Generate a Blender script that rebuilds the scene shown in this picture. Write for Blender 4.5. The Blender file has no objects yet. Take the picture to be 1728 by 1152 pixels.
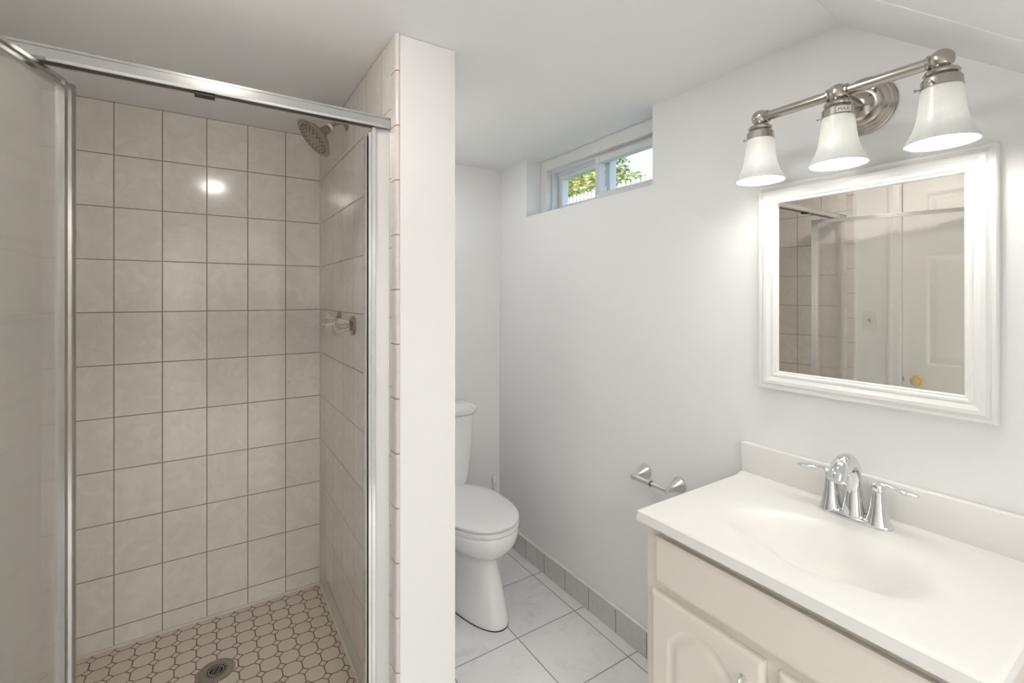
import bpy, bmesh, math, random
from mathutils import Vector, Matrix
PI = math.pi
Z0 = 1.4525                      # height of the eye above the room floor
scene = bpy.context.scene
COL = scene.collection

# ------------------------------------------------------------------ camera, sky, exposure
cam_d = bpy.data.cameras.new('camera')
cam = bpy.data.objects.new('camera', cam_d); COL.objects.link(cam)
cam.location = (0, 0, Z0)
cam.rotation_euler = (PI/2, 0, -math.atan(513/788))
cam_d.sensor_width = 36; cam_d.lens = 788/1728*36
cam_d.shift_y = -76/1728
cam_d.clip_start = 0.02
scene.camera = cam

world = bpy.data.worlds.new('sky'); scene.world = world; world.use_nodes = True
wn = world.node_tree
sky = wn.nodes.new('ShaderNodeTexSky'); sky.sky_type = 'NISHITA'
sky.sun_disc = False; sky.sun_elevation = math.radians(40); sky.sun_rotation = math.radians(220)
wn.links.new(sky.outputs[0], wn.nodes['Background'].inputs[0])
wn.nodes['Background'].inputs[1].default_value = 0.20

sun_d = bpy.data.lights.new('sun', 'SUN'); sun_d.energy = 2.2; sun_d.angle = math.radians(1.0); sun_d.color = (1, .95, .86)
sun = bpy.data.objects.new('sun', sun_d); COL.objects.link(sun)
sun.location = (3, 3, 6); sun.rotation_euler = (math.radians(50), 0, math.radians(-75))

scene.view_settings.view_transform = 'Standard'
scene.view_settings.look = 'None'
scene.view_settings.gamma = 1
scene.view_settings.use_curve_mapping = False
scene.view_settings.exposure = 1.41
BULB = 17.0                      # vanity bulbs
DOME = 37.0                      # ceiling lamp before the stall
FILL_LAMPS = 8.5                     # unseen lamps added before the vanity and above the toilet
FILL_PANEL = 7.0                     # unseen panel added behind the eye as fill light

# ------------------------------------------------------------------ helpers
ORG = {}
def link(o):
    COL.objects.link(o); return o

def root(name, label, cat, loc, group=None, kind=None):
    o = bpy.data.objects.new(name, None); o.empty_display_size = .05
    link(o); o.location = (loc[0], loc[1], loc[2] + Z0)
    ORG[o.name] = Vector((loc[0], loc[1], loc[2]))
    if kind: o['kind'] = kind
    if label: o['label'] = label; o['category'] = cat
    if group: o['group'] = group
    return o

def obj(name, bm, mat, parent=None, smooth=None, label=None, cat=None, group=None, kind=None, loc=None):
    """one mesh object from a bmesh given in eye-level coordinates"""
    bmesh.ops.recalc_face_normals(bm, faces=bm.faces)
    if parent is not None:
        org = ORG[parent.name]
    elif loc is not None:
        org = Vector(loc)
    else:
        org = None
        lo = [min(v.co[i] for v in bm.verts) for i in range(3)]; hi = [max(v.co[i] for v in bm.verts) for i in range(3)]
        org = Vector(((lo[0]+hi[0])/2, (lo[1]+hi[1])/2, lo[2]))
    for v in bm.verts: v.co -= org
    me = bpy.data.meshes.new(name); bm.to_mesh(me); bm.free()
    mats = mat if isinstance(mat, (list, tuple)) else [mat]
    for m in mats: me.materials.append(m)
    if smooth is not None:
        for p in me.polygons: p.use_smooth = True
        try: me.set_sharp_from_angle(angle=math.radians(smooth))
        except Exception: pass
    o = bpy.data.objects.new(name, me); link(o)
    if parent is not None: o.parent = parent
    else: o.location = (org.x, org.y, org.z + Z0)
    ORG[o.name] = org
    if label: o['label'] = label
    if cat: o['category'] = cat
    if group: o['group'] = group
    if kind: o['kind'] = kind
    return o

def structure(name, bm, mat, smooth=None):
    return obj(name, bm, mat, kind='structure', smooth=smooth)

def B(): return bmesh.new()

def box(bm, x0, x1, y0, y1, z0, z1, bevel=0.0, seg=2, mi=0):
    vs = [bm.verts.new((x, y, z)) for x in (x0, x1) for y in (y0, y1) for z in (z0, z1)]
    fs = [(0,1,3,2), (4,6,7,5), (0,4,5,1), (2,3,7,6), (0,2,6,4), (1,5,7,3)]
    faces = [bm.faces.new([vs[i] for i in f]) for f in fs]
    for f in faces: f.material_index = mi
    if bevel > 0:
        es = set(e for f in faces for e in f.edges)
        bmesh.ops.bevel(bm, geom=list(es), offset=bevel, segments=seg, affect='EDGES', profile=.5)
    return vs

def frame_of(d):
    d = Vector(d).normalized()
    a = Vector((0,0,1)) if abs(d.z) < .9 else Vector((1,0,0))
    u = d.cross(a).normalized(); w = d.cross(u).normalized()
    return u, w

def lathe(bm, base, axis, prof, n=32, cap0=True, cap1=True, flute=None):
    """prof: list of (distance along axis, radius)"""
    base = Vector(base); ax = Vector(axis).normalized(); u, w = frame_of(ax)
    rings = []
    for (h, r) in prof:
        if r < 1e-6:
            rings.append([bm.verts.new(base + ax*h)]); continue
        ring = []
        for k in range(n):
            a = 2*PI*k/n
            rr = r*(1 + (flute(h, a) if flute else 0))
            ring.append(bm.verts.new(base + ax*h + (u*math.cos(a) + w*math.sin(a))*rr))
        rings.append(ring)
    for A, C in zip(rings, rings[1:]):
        if len(A) == 1 and len(C) == 1: continue
        for k in range(n):
            j = (k+1) % n
            if len(A) == 1: bm.faces.new((A[0], C[k], C[j]))
            elif len(C) == 1: bm.faces.new((A[k], A[j], C[0]))
            else: bm.faces.new((A[k], A[j], C[j], C[k]))
    if cap0 and len(rings[0]) > 1: bm.faces.new(rings[0][::-1])
    if cap1 and len(rings[-1]) > 1: bm.faces.new(rings[-1])

def tube(bm, pts, radii, n=20, cap=True, flat=None):
    """round (or flattened) tube through pts; flat = (normal vector, factor)"""
    pts = [Vector(p) for p in pts]
    if not isinstance(radii, (list, tuple)): radii = [radii]*len(pts)
    rings = []; pu = None
    for i, p in enumerate(pts):
        t = (pts[min(i+1, len(pts)-1)] - pts[max(i-1, 0)]).normalized()
        if pu is None: u, w = frame_of(t)
        else:
            u = (pu - t*pu.dot(t)).normalized(); w = t.cross(u)
        pu = u
        ring = []
        for k in range(n):
            a = 2*PI*k/n
            off = (u*math.cos(a) + w*math.sin(a))*radii[i]
            if flat:
                nv = Vector(flat[0]); nv = (nv - t*nv.dot(t)).normalized()
                off = off - nv*off.dot(nv)*(1-flat[1])
            ring.append(bm.verts.new(p + off))
        rings.append(ring)
    for A, C in zip(rings, rings[1:]):
        for k in range(n):
            j = (k+1) % n
            bm.faces.new((A[k], A[j], C[j], C[k]))
    if cap:
        bm.faces.new(rings[0][::-1]); bm.faces.new(rings[-1])

def prism(bm, poly, axis, a0, a1, mi=0):
    """poly in the two other axes (cyclic order x,y,z without axis); extruded along axis"""
    def P(q, a):
        if axis == 'x': return (a, q[0], q[1])
        if axis == 'y': return (q[0], a, q[1])
        return (q[0], q[1], a)
    A = [bm.verts.new(P(q, a0)) for q in poly]; C = [bm.verts.new(P(q, a1)) for q in poly]
    n = len(poly)
    fs = [bm.faces.new(A[::-1]), bm.faces.new(C)]
    for k in range(n):
        j = (k+1) % n
        fs.append(bm.faces.new((A[k], A[j], C[j], C[k])))
    for f in fs: f.material_index = mi

def loft(bm, rings, cap0=True, cap1=True, close=True):
    R = [[bm.verts.new(p) for p in r] for r in rings]
    n = len(R[0])
    for A, C in zip(R, R[1:]):
        for k in range(n if close else n-1):
            j = (k+1) % n
            bm.faces.new((A[k], A[j], C[j], C[k]))
    if cap0: bm.faces.new(R[0][::-1])
    if cap1: bm.faces.new(R[-1])

def spline(pts, n=8):
    """Catmull-Rom through pts"""
    P = [Vector(p) for p in pts]; P = [P[0]*2-P[1]] + P + [P[-1]*2-P[-2]]
    out = []
    for i in range(1, len(P)-2):
        for k in range(n):
            t = k/n
            out.append(.5*((2*P[i]) + (P[i+1]-P[i-1])*t + (2*P[i-1]-5*P[i]+4*P[i+1]-P[i+2])*t*t + (3*P[i]-P[i-1]-3*P[i+1]+P[i+2])*t**3))
    out.append(P[-2]); return out

def spl(vals, n=8):
    return [v.x for v in spline([(q, 0, 0) for q in vals], n)]

# ------------------------------------------------------------------ materials
def new_mat(name):
    m = bpy.data.materials.new(name); m.use_nodes = True
    nt = m.node_tree; b = nt.nodes['Principled BSDF']
    return m, nt, b
def srgb(r, g, b):
    f = lambda c: (c/255/12.92) if c/255 <= .04045 else ((c/255+.055)/1.055)**2.4
    return (f(r), f(g), f(b), 1)
def N(nt, t, **kw):
    n = nt.nodes.new(t)
    for k, v in kw.items(): setattr(n, k, v)
    return n
def M(nt, op, a, b=None, c=None):
    n = N(nt, 'ShaderNodeMath', operation=op)
    for i, v in enumerate((a, b, c)):
        if v is None: continue
        if isinstance(v, (int, float)): n.inputs[i].default_value = v
        else: nt.links.new(v, n.inputs[i])
    return n.outputs[0]
def mixc(nt, fac, a, b):
    n = N(nt, 'ShaderNodeMix', data_type='RGBA')
    if isinstance(fac, (int, float)): n.inputs[0].default_value = fac
    else: nt.links.new(fac, n.inputs[0])
    for i, v in ((6, a), (7, b)):
        if isinstance(v, tuple): n.inputs[i].default_value = v
        else: nt.links.new(v, n.inputs[i])
    return n.outputs[2]

def plain(name, col, rough=.5, metal=0.0, bump=0.0, bscale=200, coat=0.0, var=0.0, vscale=6, spec=None):
    m, nt, b = new_mat(name)
    b.inputs['Base Color'].default_value = col
    b.inputs['Roughness'].default_value = rough; b.inputs['Metallic'].default_value = metal
    b.inputs['Coat Weight'].default_value = coat
    if spec is not None: b.inputs['Specular IOR Level'].default_value = spec
    tc = N(nt, 'ShaderNodeTexCoord')
    if var > 0:
        no = N(nt, 'ShaderNodeTexNoise'); no.inputs['Scale'].default_value = vscale; no.inputs['Detail'].default_value = 4
        nt.links.new(tc.outputs['Object'], no.inputs['Vector'])
        dark = tuple(c*(1-var) for c in col[:3]) + (1,)
        nt.links.new(mixc(nt, no.outputs[0], dark, col), b.inputs['Base Color'])
    if bump > 0:
        no = N(nt, 'ShaderNodeTexNoise'); no.inputs['Scale'].default_value = bscale; no.inputs['Detail'].default_value = 3
        nt.links.new(tc.outputs['Object'], no.inputs['Vector'])
        bp = N(nt, 'ShaderNodeBump'); bp.inputs['Strength'].default_value = bump; bp.inputs['Distance'].default_value = .001
        nt.links.new(no.outputs[0], bp.inputs['Height']); nt.links.new(bp.outputs[0], b.inputs['Normal'])
    return m

def tile(name, ua, va, pu, pv, ou, ov, gw, c1, c2, grout, rough=.12, vein=14.0, bump=.6, dist=1.2, lo=.35, hi=.7):
    """rectangular tiles on world axes ua, va ('X','Y','Z') with marbled faces"""
    m, nt, b = new_mat(name)
    ge = N(nt, 'ShaderNodeNewGeometry'); sx = N(nt, 'ShaderNodeSeparateXYZ'); nt.links.new(ge.outputs['Position'], sx.inputs[0])
    U = M(nt, 'SUBTRACT', sx.outputs[ua], ou); V = M(nt, 'SUBTRACT', sx.outputs[va], ov)
    du = M(nt, 'PINGPONG', U, pu/2); dv = M(nt, 'PINGPONG', V, pv/2)
    d = M(nt, 'MINIMUM', du, dv)
    mr = N(nt, 'ShaderNodeMapRange', interpolation_type='SMOOTHSTEP')
    mr.inputs[1].default_value = gw*.35; mr.inputs[2].default_value = gw*.65
    nt.links.new(d, mr.inputs[0])
    iu = M(nt, 'FLOOR', M(nt, 'DIVIDE', U, pu)); iv = M(nt, 'FLOOR', M(nt, 'DIVIDE', V, pv))
    cmb = N(nt, 'ShaderNodeCombineXYZ'); nt.links.new(iu, cmb.inputs[0]); nt.links.new(iv, cmb.inputs[1])
    wn_ = N(nt, 'ShaderNodeTexWhiteNoise'); nt.links.new(cmb.outputs[0], wn_.inputs[0])
    va_ = N(nt, 'ShaderNodeVectorMath', operation='MULTIPLY_ADD')
    nt.links.new(wn_.outputs[1], va_.inputs[0]); va_.inputs[1].default_value = (7, 7, 7); nt.links.new(ge.outputs['Position'], va_.inputs[2])
    no = N(nt, 'ShaderNodeTexNoise'); no.inputs['Scale'].default_value = vein; no.inputs['Detail'].default_value = 7
    no.inputs['Roughness'].default_value = .62; no.inputs['Distortion'].default_value = dist
    nt.links.new(va_.outputs[0], no.inputs['Vector'])
    rp = N(nt, 'ShaderNodeMapRange', interpolation_type='SMOOTHSTEP'); rp.inputs[1].default_value = lo; rp.inputs[2].default_value = hi
    nt.links.new(no.outputs[0], rp.inputs[0])
    face = mixc(nt, rp.outputs[0], c1, c2)
    face2 = N(nt, 'ShaderNodeHueSaturation'); nt.links.new(face, face2.inputs['Color'])
    nt.links.new(M(nt, 'MULTIPLY_ADD', wn_.outputs[0], .06, .97), face2.inputs['Value'])
    nt.links.new(mixc(nt, mr.outputs[0], grout, face2.outputs[0]), b.inputs['Base Color'])
    nt.links.new(M(nt, 'MULTIPLY_ADD', mr.outputs[0], rough-.7, .7), b.inputs['Roughness'])
    h = M(nt, 'ADD', M(nt, 'MULTIPLY', mr.outputs[0], 1.0), M(nt, 'MULTIPLY', no.outputs[0], .12))
    bp = N(nt, 'ShaderNodeBump'); bp.inputs['Strength'].default_value = bump; bp.inputs['Distance'].default_value = .0012
    nt.links.new(h, bp.inputs['Height']); nt.links.new(bp.outputs[0], b.inputs['Normal'])
    return m

def octagon(name, pu, pv, ou, ov, dd, gw, c1, c2, grout):
    m, nt, b = new_mat(name)
    ge = N(nt, 'ShaderNodeNewGeometry'); sx = N(nt, 'ShaderNodeSeparateXYZ'); nt.links.new(ge.outputs['Position'], sx.inputs[0])
    U = M(nt, 'SUBTRACT', sx.outputs['X'], ou); V = M(nt, 'SUBTRACT', sx.outputs['Y'], ov)
    du = M(nt, 'PINGPONG', U, pu/2); dv = M(nt, 'PINGPONG', V, pv/2)
    dg = M(nt, 'DIVIDE', M(nt, 'SUBTRACT', M(nt, 'ADD', du, dv), dd), 1.414)     # <0 inside the dot
    edge = M(nt, 'ABSOLUTE', dg)
    straight = M(nt, 'MINIMUM', du, dv)
    inside_dot = M(nt, 'LESS_THAN', dg, 0.0)
    straight = M(nt, 'ADD', straight, M(nt, 'MULTIPLY', inside_dot, 1.0))        # no straight joints inside a dot
    d = M(nt, 'MINIMUM', edge, straight)
    wob = N(nt, 'ShaderNodeTexNoise'); wob.inputs['Scale'].default_value = 25; nt.links.new(ge.outputs['Position'], wob.inputs['Vector'])
    d = M(nt, 'SUBTRACT', d, M(nt, 'MULTIPLY', M(nt, 'SUBTRACT', wob.outputs[0], .5), .0014))
    mr = N(nt, 'ShaderNodeMapRange', interpolation_type='SMOOTHSTEP'); mr.inputs[1].default_value = gw*.3; mr.inputs[2].default_value = gw*.62
    nt.links.new(d, mr.inputs[0])
    no = N(nt, 'ShaderNodeTexNoise'); no.inputs['Scale'].default_value = 5; no.inputs['Detail'].default_value = 5; nt.links.new(ge.outputs['Position'], no.inputs['Vector'])
    face = mixc(nt, no.outputs[0], c1, c2)
    nt.links.new(mixc(nt, mr.outputs[0], grout, face), b.inputs['Base Color'])
    nt.links.new(M(nt, 'MULTIPLY_ADD', mr.outputs[0], -.35, .75), b.inputs['Roughness'])
    bp = N(nt, 'ShaderNodeBump'); bp.inputs['Strength'].default_value = .7; bp.inputs['Distance'].default_value = .0015
    nt.links.new(mr.outputs[0], bp.inputs['Height']); nt.links.new(bp.outputs[0], b.inputs['Normal'])
    return m

def emitter(name, col, strength):
    m = bpy.data.materials.new(name); m.use_nodes = True; nt = m.node_tree; nt.nodes.clear()
    e = N(nt, 'ShaderNodeEmission'); e.inputs[0].default_value = col; e.inputs[1].default_value = strength
    o = N(nt, 'ShaderNodeOutputMaterial'); nt.links.new(e.outputs[0], o.inputs[0]); return m

def thin_glass(name, tint=(1,1,1,1)):
    m = bpy.data.materials.new(name); m.use_nodes = True; nt = m.node_tree; nt.nodes.clear()
    t = N(nt, 'ShaderNodeBsdfTransparent'); t.inputs[0].default_value = tint
    g = N(nt, 'ShaderNodeBsdfGlossy'); g.inputs['Roughness'].default_value = .01
    mx = N(nt, 'ShaderNodeMixShader'); mx.inputs[0].default_value = .04; nt.links.new(t.outputs[0], mx.inputs[1]); nt.links.new(g.outputs[0], mx.inputs[2])
    o = N(nt, 'ShaderNodeOutputMaterial'); nt.links.new(mx.outputs[0], o.inputs[0]); return m

def frosted(name, rough=.3):
    m, nt, b = new_mat(name)
    b.inputs['Base Color'].default_value = (.97, .975, .97, 1); b.inputs['Transmission Weight'].default_value = 1
    b.inputs['Roughness'].default_value = rough; b.inputs['IOR'].default_value = 1.2
    t = N(nt, 'ShaderNodeBsdfTransparent'); t.inputs[0].default_value = (.97, .975, .97, 1)
    tl = N(nt, 'ShaderNodeBsdfTranslucent'); tl.inputs[0].default_value = (.96, .965, .96, 1)
    df = N(nt, 'ShaderNodeBsdfDiffuse'); df.inputs[0].default_value = (.9, .9, .89, 1)
    m1 = N(nt, 'ShaderNodeMixShader'); m1.inputs[0].default_value = .5
    nt.links.new(tl.outputs[0], m1.inputs[1]); nt.links.new(df.outputs[0], m1.inputs[2])
    m0 = N(nt, 'ShaderNodeMixShader'); m0.inputs[0].default_value = .2
    nt.links.new(b.outputs[0], m0.inputs[1]); nt.links.new(m1.outputs[0], m0.inputs[2])
    mx = N(nt, 'ShaderNodeMixShader'); mx.inputs[0].default_value = .56
    nt.links.new(t.outputs[0], mx.inputs[1]); nt.links.new(m0.outputs[0], mx.inputs[2])
    nt.links.new(mx.outputs[0], nt.nodes['Material Output'].inputs[0]); return m

def shade_mat(name):
    m = bpy.data.materials.new(name); m.use_nodes = True; nt = m.node_tree; nt.nodes.clear()
    tc = N(nt, 'ShaderNodeTexCoord'); no = N(nt, 'ShaderNodeTexNoise'); no.inputs['Scale'].default_value = 14; no.inputs['Distortion'].default_value = 2.5
    nt.links.new(tc.outputs['Object'], no.inputs['Vector'])
    c = mixc(nt, no.outputs[0], (.74, .74, .72, 1), (.88, .88, .86, 1))
    d = N(nt, 'ShaderNodeBsdfDiffuse'); nt.links.new(c, d.inputs[0])
    t = N(nt, 'ShaderNodeBsdfTranslucent'); t.inputs[0].default_value = (.9, .9, .88, 1)
    mx = N(nt, 'ShaderNodeMixShader'); mx.inputs[0].default_value = .085
    nt.links.new(d.outputs[0], mx.inputs[1]); nt.links.new(t.outputs[0], mx.inputs[2])
    g = N(nt, 'ShaderNodeBsdfGlossy'); g.inputs['Roughness'].default_value = .25
    m2 = N(nt, 'ShaderNodeMixShader'); m2.inputs[0].default_value = .05
    nt.links.new(mx.outputs[0], m2.inputs[1]); nt.links.new(g.outputs[0], m2.inputs[2])
    o = N(nt, 'ShaderNodeOutputMaterial'); nt.links.new(m2.outputs[0], o.inputs[0]); return m

m_wall = plain('white_wall_paint', (.90, .90, .89, 1), .55, bump=.12, bscale=260)
m_ceil = plain('white_ceiling_paint', (.915, .915, .905, 1), .7, bump=.1, bscale=200)
m_trim = plain('white_gloss_trim', (.84, .84, .82, 1), .3)
TZ = .554 + Z0                                     # a horizontal joint of the shower tiles
T1, T2, TG = (.79, .755, .705, 1), (.86, .83, .785, 1), (.30, .26, .22, 1)
m_tile_back = tile('marbled_tile_back', 'X', 'Z', .1523, .2054, .453, TZ, .0035, T1, T2, TG)
m_tile_side = tile('marbled_tile_side', 'Y', 'Z', .168, .2054, 2.28, TZ, .0032, T1, T2, (.30, .265, .225, 1))
m_tile_left = tile('marbled_tile_left', 'Y', 'Z', .152, .2054, 1.35, TZ, .003, T1, T2, TG)
m_bull = tile('bullnose_tile', 'Y', 'Z', 3.0, .158, 0, .02 + Z0, .004, (.72, .68, .64, 1), (.78, .745, .71, 1), (.34, .28, .24, 1))
m_oct = octagon('octagon_dot_floor_tile', .0665, .0702, .2949, 2.3443, 0.0165, .0041, (.66, .585, .50, 1), (.74, .67, .58, 1), (.21, .145, .095, 1))
m_floor = tile('white_marble_floor_tile', 'X', 'Y', .3170, .3285, 1.4205, 1.6515, .0052, (.80, .81, .805, 1), (.89, .895, .89, 1), (.36, .35, .33, 1), rough=.2, vein=5.0, dist=2.0, lo=.30, hi=.52, bump=.35)
m_base = tile('beige_baseboard_tile', 'Y', 'Z', .1702, 3.0, 1.4458, -1 + Z0, .0042, (.68, .66, .625, 1), (.75, .73, .695, 1), (.28, .26, .235, 1), rough=.2)
m_caulk = plain('ivory_caulk', (.72, .67, .60, 1), .5)
m_wcaulk = plain('white_caulk', (.90, .895, .875, 1), .5)
m_alum = plain('satin_aluminium', (.60, .60, .595, 1), .2, 1.0)
m_alumb = plain('bright_aluminium', (.86, .86, .85, 1), .14, 1.0)
m_jamb = plain('matt_aluminium', (.70, .70, .695, 1), .5, .75)
m_cap = plain('polished_aluminium', (.88, .88, .87, 1), .06, 1.0)
m_doorm = plain('mill_aluminium', (.68, .68, .67, 1), .2, 1.0)
m_track = plain('dark_track', (.10, .085, .07, 1), .45, .6)
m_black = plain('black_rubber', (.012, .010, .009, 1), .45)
m_chrome = plain('chrome', (.76, .77, .78, 1), .05, 1.0)
m_nickel = plain('brushed_nickel', (.50, .47, .435, 1), .22, 1.0, bump=.06, bscale=600)
m_dnickel = plain('dull_nickel', (.42, .385, .34, 1), .32, 1.0)
m_satinn = plain('satin_chrome', (.72, .72, .71, 1), .3, 1.0)
m_brass = plain('polished_brass', (.78, .56, .20, 1), .14, 1.0)
m_frost = frosted('frosted_glass', .2)
m_pane = thin_glass('window_glass')
m_mirror = plain('mirror_silver', (.96, .945, .915, 1), .0, 1.0)
m_frame = plain('white_lacquer_frame', (.86, .86, .84, 1), .28)
m_porc = plain('white_porcelain', (.89, .895, .885, 1), .08, coat=.3)
m_seat = plain('white_toilet_seat', (.89, .895, .89, 1), .22)
m_marble = plain('white_cultured_marble', (.87, .858, .828, 1), .28)
m_cab = plain('cream_cabinet_paint', (.79, .74, .665, 1), .38, bump=.05, bscale=120)
m_gapd = plain('bare_wood_edge', (.55, .40, .24, 1), .6)
m_vinyl = plain('white_vinyl', (.82, .83, .84, 1), .35)
m_shade = shade_mat('frosted_white_glass')
m_bulb = emitter('lit_bulb', (1, .965, .92, 1), BULB)
m_dome = emitter('lit_dome', (1, .93, .84, 1), DOME)
m_fill_panel = emitter('added_fill_panel', (1, .985, .97, 1), FILL_PANEL)
m_fill_vanity = emitter('added_fill_lamp', (1, .985, .96, 1), FILL_LAMPS)
m_fill_alcove = emitter('added_alcove_fill_lamp', (1, .99, .97, 1), FILL_LAMPS*1.9)
m_stick = plain('paper_sticker', (.82, .83, .84, 1), .6)
m_ink = plain('dark_ink', (.05, .05, .07, 1), .6)
m_acry, nt_, b_ = new_mat('clear_acrylic')
b_.inputs['Base Color'].default_value = (.97, .95, .92, 1); b_.inputs['Transmission Weight'].default_value = .85
b_.inputs['Roughness'].default_value = .03; b_.inputs['IOR'].default_value = 1.45
m_drainring = plain('worn_metal_ring', (.40, .35, .30, 1), .45, .7, var=.25, vscale=30)
m_hallwood = plain('brown_wood_panelling', (.20, .115, .065, 1), .5, var=.4, vscale=4)
m_hole = plain('dark_hole', (.01, .009, .008, 1), .8)
m_door = plain('white_door_paint', (.88, .87, .845, 1), .38)
m_plate = plain('white_switch_plastic', (.83, .82, .79, 1), .35)
m_wood = plain('weathered_fence_wood', (.46, .45, .44, 1), .8, var=.35, vscale=12)
m_grass = plain('lawn', (.22, .30, .10, 1), .9, var=.4, vscale=3)
m_bark = plain('bark', (.16, .12, .09, 1), .9)
def leafmat(name, c1, c2):
    m, nt, b = new_mat(name)
    oi = N(nt, 'ShaderNodeNewGeometry')
    nt.links.new(mixc(nt, oi.outputs['Random Per Island'], c1, c2), b.inputs['Base Color'])
    b.inputs['Roughness'].default_value = .55; b.inputs['Transmission Weight'].default_value = 0
    b.inputs['Subsurface Weight'].default_value = 0
    return m
m_leaf1 = leafmat('yellow_green_leaves', (.42, .46, .16, 1), (.62, .62, .30, 1))
m_leaf2 = leafmat('olive_green_leaves', (.16, .21, .08, 1), (.34, .37, .18, 1))

# ------------------------------------------------------------------ room shell
FL, CE = -1.4525, .76
XR, XL = 1.4844, -.55            # right (mirror) wall, left wall
SX0, SX1 = -.514, .453            # shower left / right tile faces
YB, YS = 2.42, 2.38              # back wall, shower back tile face
YF = 1.3084                      # front end of the partition
PX1 = .6435
YN = -1.0                        # low wall behind the eye

bm = B(); box(bm, XL-.22, 1.72, -2.45, 2.55, FL-.1, FL); structure('floor', bm, m_floor)
bm = B(); box(bm, SX0, SX1, 1.42, YS, FL, -1.374); structure('floor_shower', bm, m_oct)
bm = B(); box(bm, SX0, SX1, YF+.002, 1.42, FL, -1.285, .006); structure('floor_curb', bm, m_tile_back)
bm = B(); box(bm, XL-.22, 1.72, -2.45, 2.55, CE, CE+.1); structure('ceiling', bm, m_ceil)

# right wall with the window hole
WY0, WY1, WZ = 1.2542, 2.135, .444
bm = B()
box(bm, XR, 1.72, YN, YB+.13, FL, WZ); box(bm, XR, 1.72, WY1, YB+.13, WZ, CE); box(bm, XR, 1.72, YN, WY0, WZ, CE)
structure('wall_right', bm, m_wall)
bm = B(); box(bm, PX1-.02, XR, YB, YB+.13, FL, CE); structure('wall_back', bm, m_wall)
bm = B(); box(bm, XL-.12, PX1-.02, YS, YB+.13, FL, CE); structure('wall_shower_back', bm, m_tile_back)
bm = B(); box(bm, SX1+.012, PX1, YF, YS, FL, CE, .004); box(bm, PX1-.02, PX1, YS-.01, YB, FL, CE); structure('wall_partition', bm, m_wall)
bm = B(); box(bm, SX1, SX1+.012, 1.3515, YS, -1.374, CE); structure('wall_shower_right', bm, m_tile_side)
def bullnose(xface, xback):
    s = 1 if xback > xface else -1
    r = .009
    pts = [(xback, YF+.0005), (xface + s*r, YF-.0015)]
    for k in range(1, 7):
        a = k/6*PI/2
        pts.append((xface + s*r*(1-math.sin(a)), YF-.0015 + r*(1-math.cos(a))))
    pts += [(xface, 1.3505), (xback, 1.3505)]
    b = B(); prism(b, pts, 'z', -1.285, CE); return b
structure('trim_1', bullnose(SX1, SX1+.012), m_bull, smooth=40)
structure('trim_2', bullnose(SX0, SX0-.012), m_bull, smooth=40)
bm = B(); box(bm, SX0-.012, SX0, 1.3515, YS, -1.374, CE); structure('wall_shower_left', bm, m_tile_left)
bm = B(); box(bm, XL-.12, SX0-.012, YF, YS, FL, CE); structure('wall_furring', bm, m_wall)
# left wall with the door opening
DY0, DY1, DZ = .32, 1.078, .688
bm = B(); box(bm, XL-.12, XL, DY1, YF, FL, CE); box(bm, XL-.12, XL, YN, DY0, FL, CE); box(bm, XL-.12, XL, DY0, DY1, DZ, CE)
structure('wall_left', bm, m_wall)
# front wall; its doorway and the unseen hall beyond are added for light
HX0, HX1, HZ, HY = -.36, .82, .60, -2.35
bm = B(); box(bm, XL-.12, HX0, YN-.1, YN, FL, CE); box(bm, HX1, 1.72, YN-.1, YN, FL, CE); box(bm, HX0, HX1, YN-.1, YN, HZ, CE)
structure('wall_front', bm, m_wall)
bm = B(); box(bm, XL-.12, 1.72, HY-.1, HY, FL, CE); structure('wall_added_hall_end', bm, m_wall)
bm = B(); box(bm, -.15, .72, HY+.0005, HY+.035, FL, .58, .003); structure('door_added_hall', bm, m_hallwood)  # unseen brown slab added for brown reflections in the metal
bm = B(); box(bm, XL-.22, XL-.12, HY, YN-.1, FL, CE); structure('wall_added_hall_left', bm, m_wall)
bm = B(); box(bm, 1.62, 1.72, HY, YN-.1, FL, CE); structure('wall_added_hall_right', bm, m_wall)
# caulk lines of the shower pan
bm = B(); tube(bm, [(SX0, YS-.004, -1.371), (SX1, YS-.004, -1.371)], .007, 10); tube(bm, [(SX1-.004, YS, -1.371), (SX1-.004, 1.42, -1.371)], .007, 10)
structure('trim_3', bm, m_caulk, smooth=60)
bm = B(); tube(bm, [(SX1-.001, YS-.001, -1.374), (SX1-.001, YS-.001, CE)], .004, 8); structure('trim_4', bm, m_caulk, smooth=60)

# ceiling falling towards the eye (underside of stairs)
def slz(y): return .76 - .795*(.5922 - y)
bm = B()
ys = [.5922, .447, .21, -.05, -.4]; xs = [1.152, 1.201, 1.28, 1.366, XR]
def slab(bm, left, right, lift0, lift1):
    top = CE + .06
    L = [bm.verts.new((x, y, slz(y)+lift0)) for x, y in left]; R = [bm.verts.new((x, y, slz(y)+lift1)) for x, y in right]
    for k in range(len(L)-1): bm.faces.new((L[k], L[k+1], R[k+1], R[k]))
    TL = [bm.verts.new((x, y, top)) for x, y in left]; TR = [bm.verts.new((x, y, top)) for x, y in right]
    for k in range(len(L)-1):
        bm.faces.new((TL[k], TR[k], TR[k+1], TL[k+1])); bm.faces.new((L[k], TL[k], TL[k+1], L[k+1])); bm.faces.new((R[k], R[k+1], TR[k+1], TR[k]))
    bm.faces.new((L[0], R[0], TR[0], TL[0])); bm.faces.new((L[-1], TL[-1], TR[-1], R[-1]))
ys2 = ys + [YN]; xs2 = xs + [XR+.0]
slab(bm, [(.85, y) for y in ys2], list(zip(xs2, ys2)), .022, .022)
slab(bm, list(zip(xs, ys)), [(XR+.001, y) for y in ys], .020, 0)
structure('ceiling_slope', bm, m_ceil)

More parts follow.
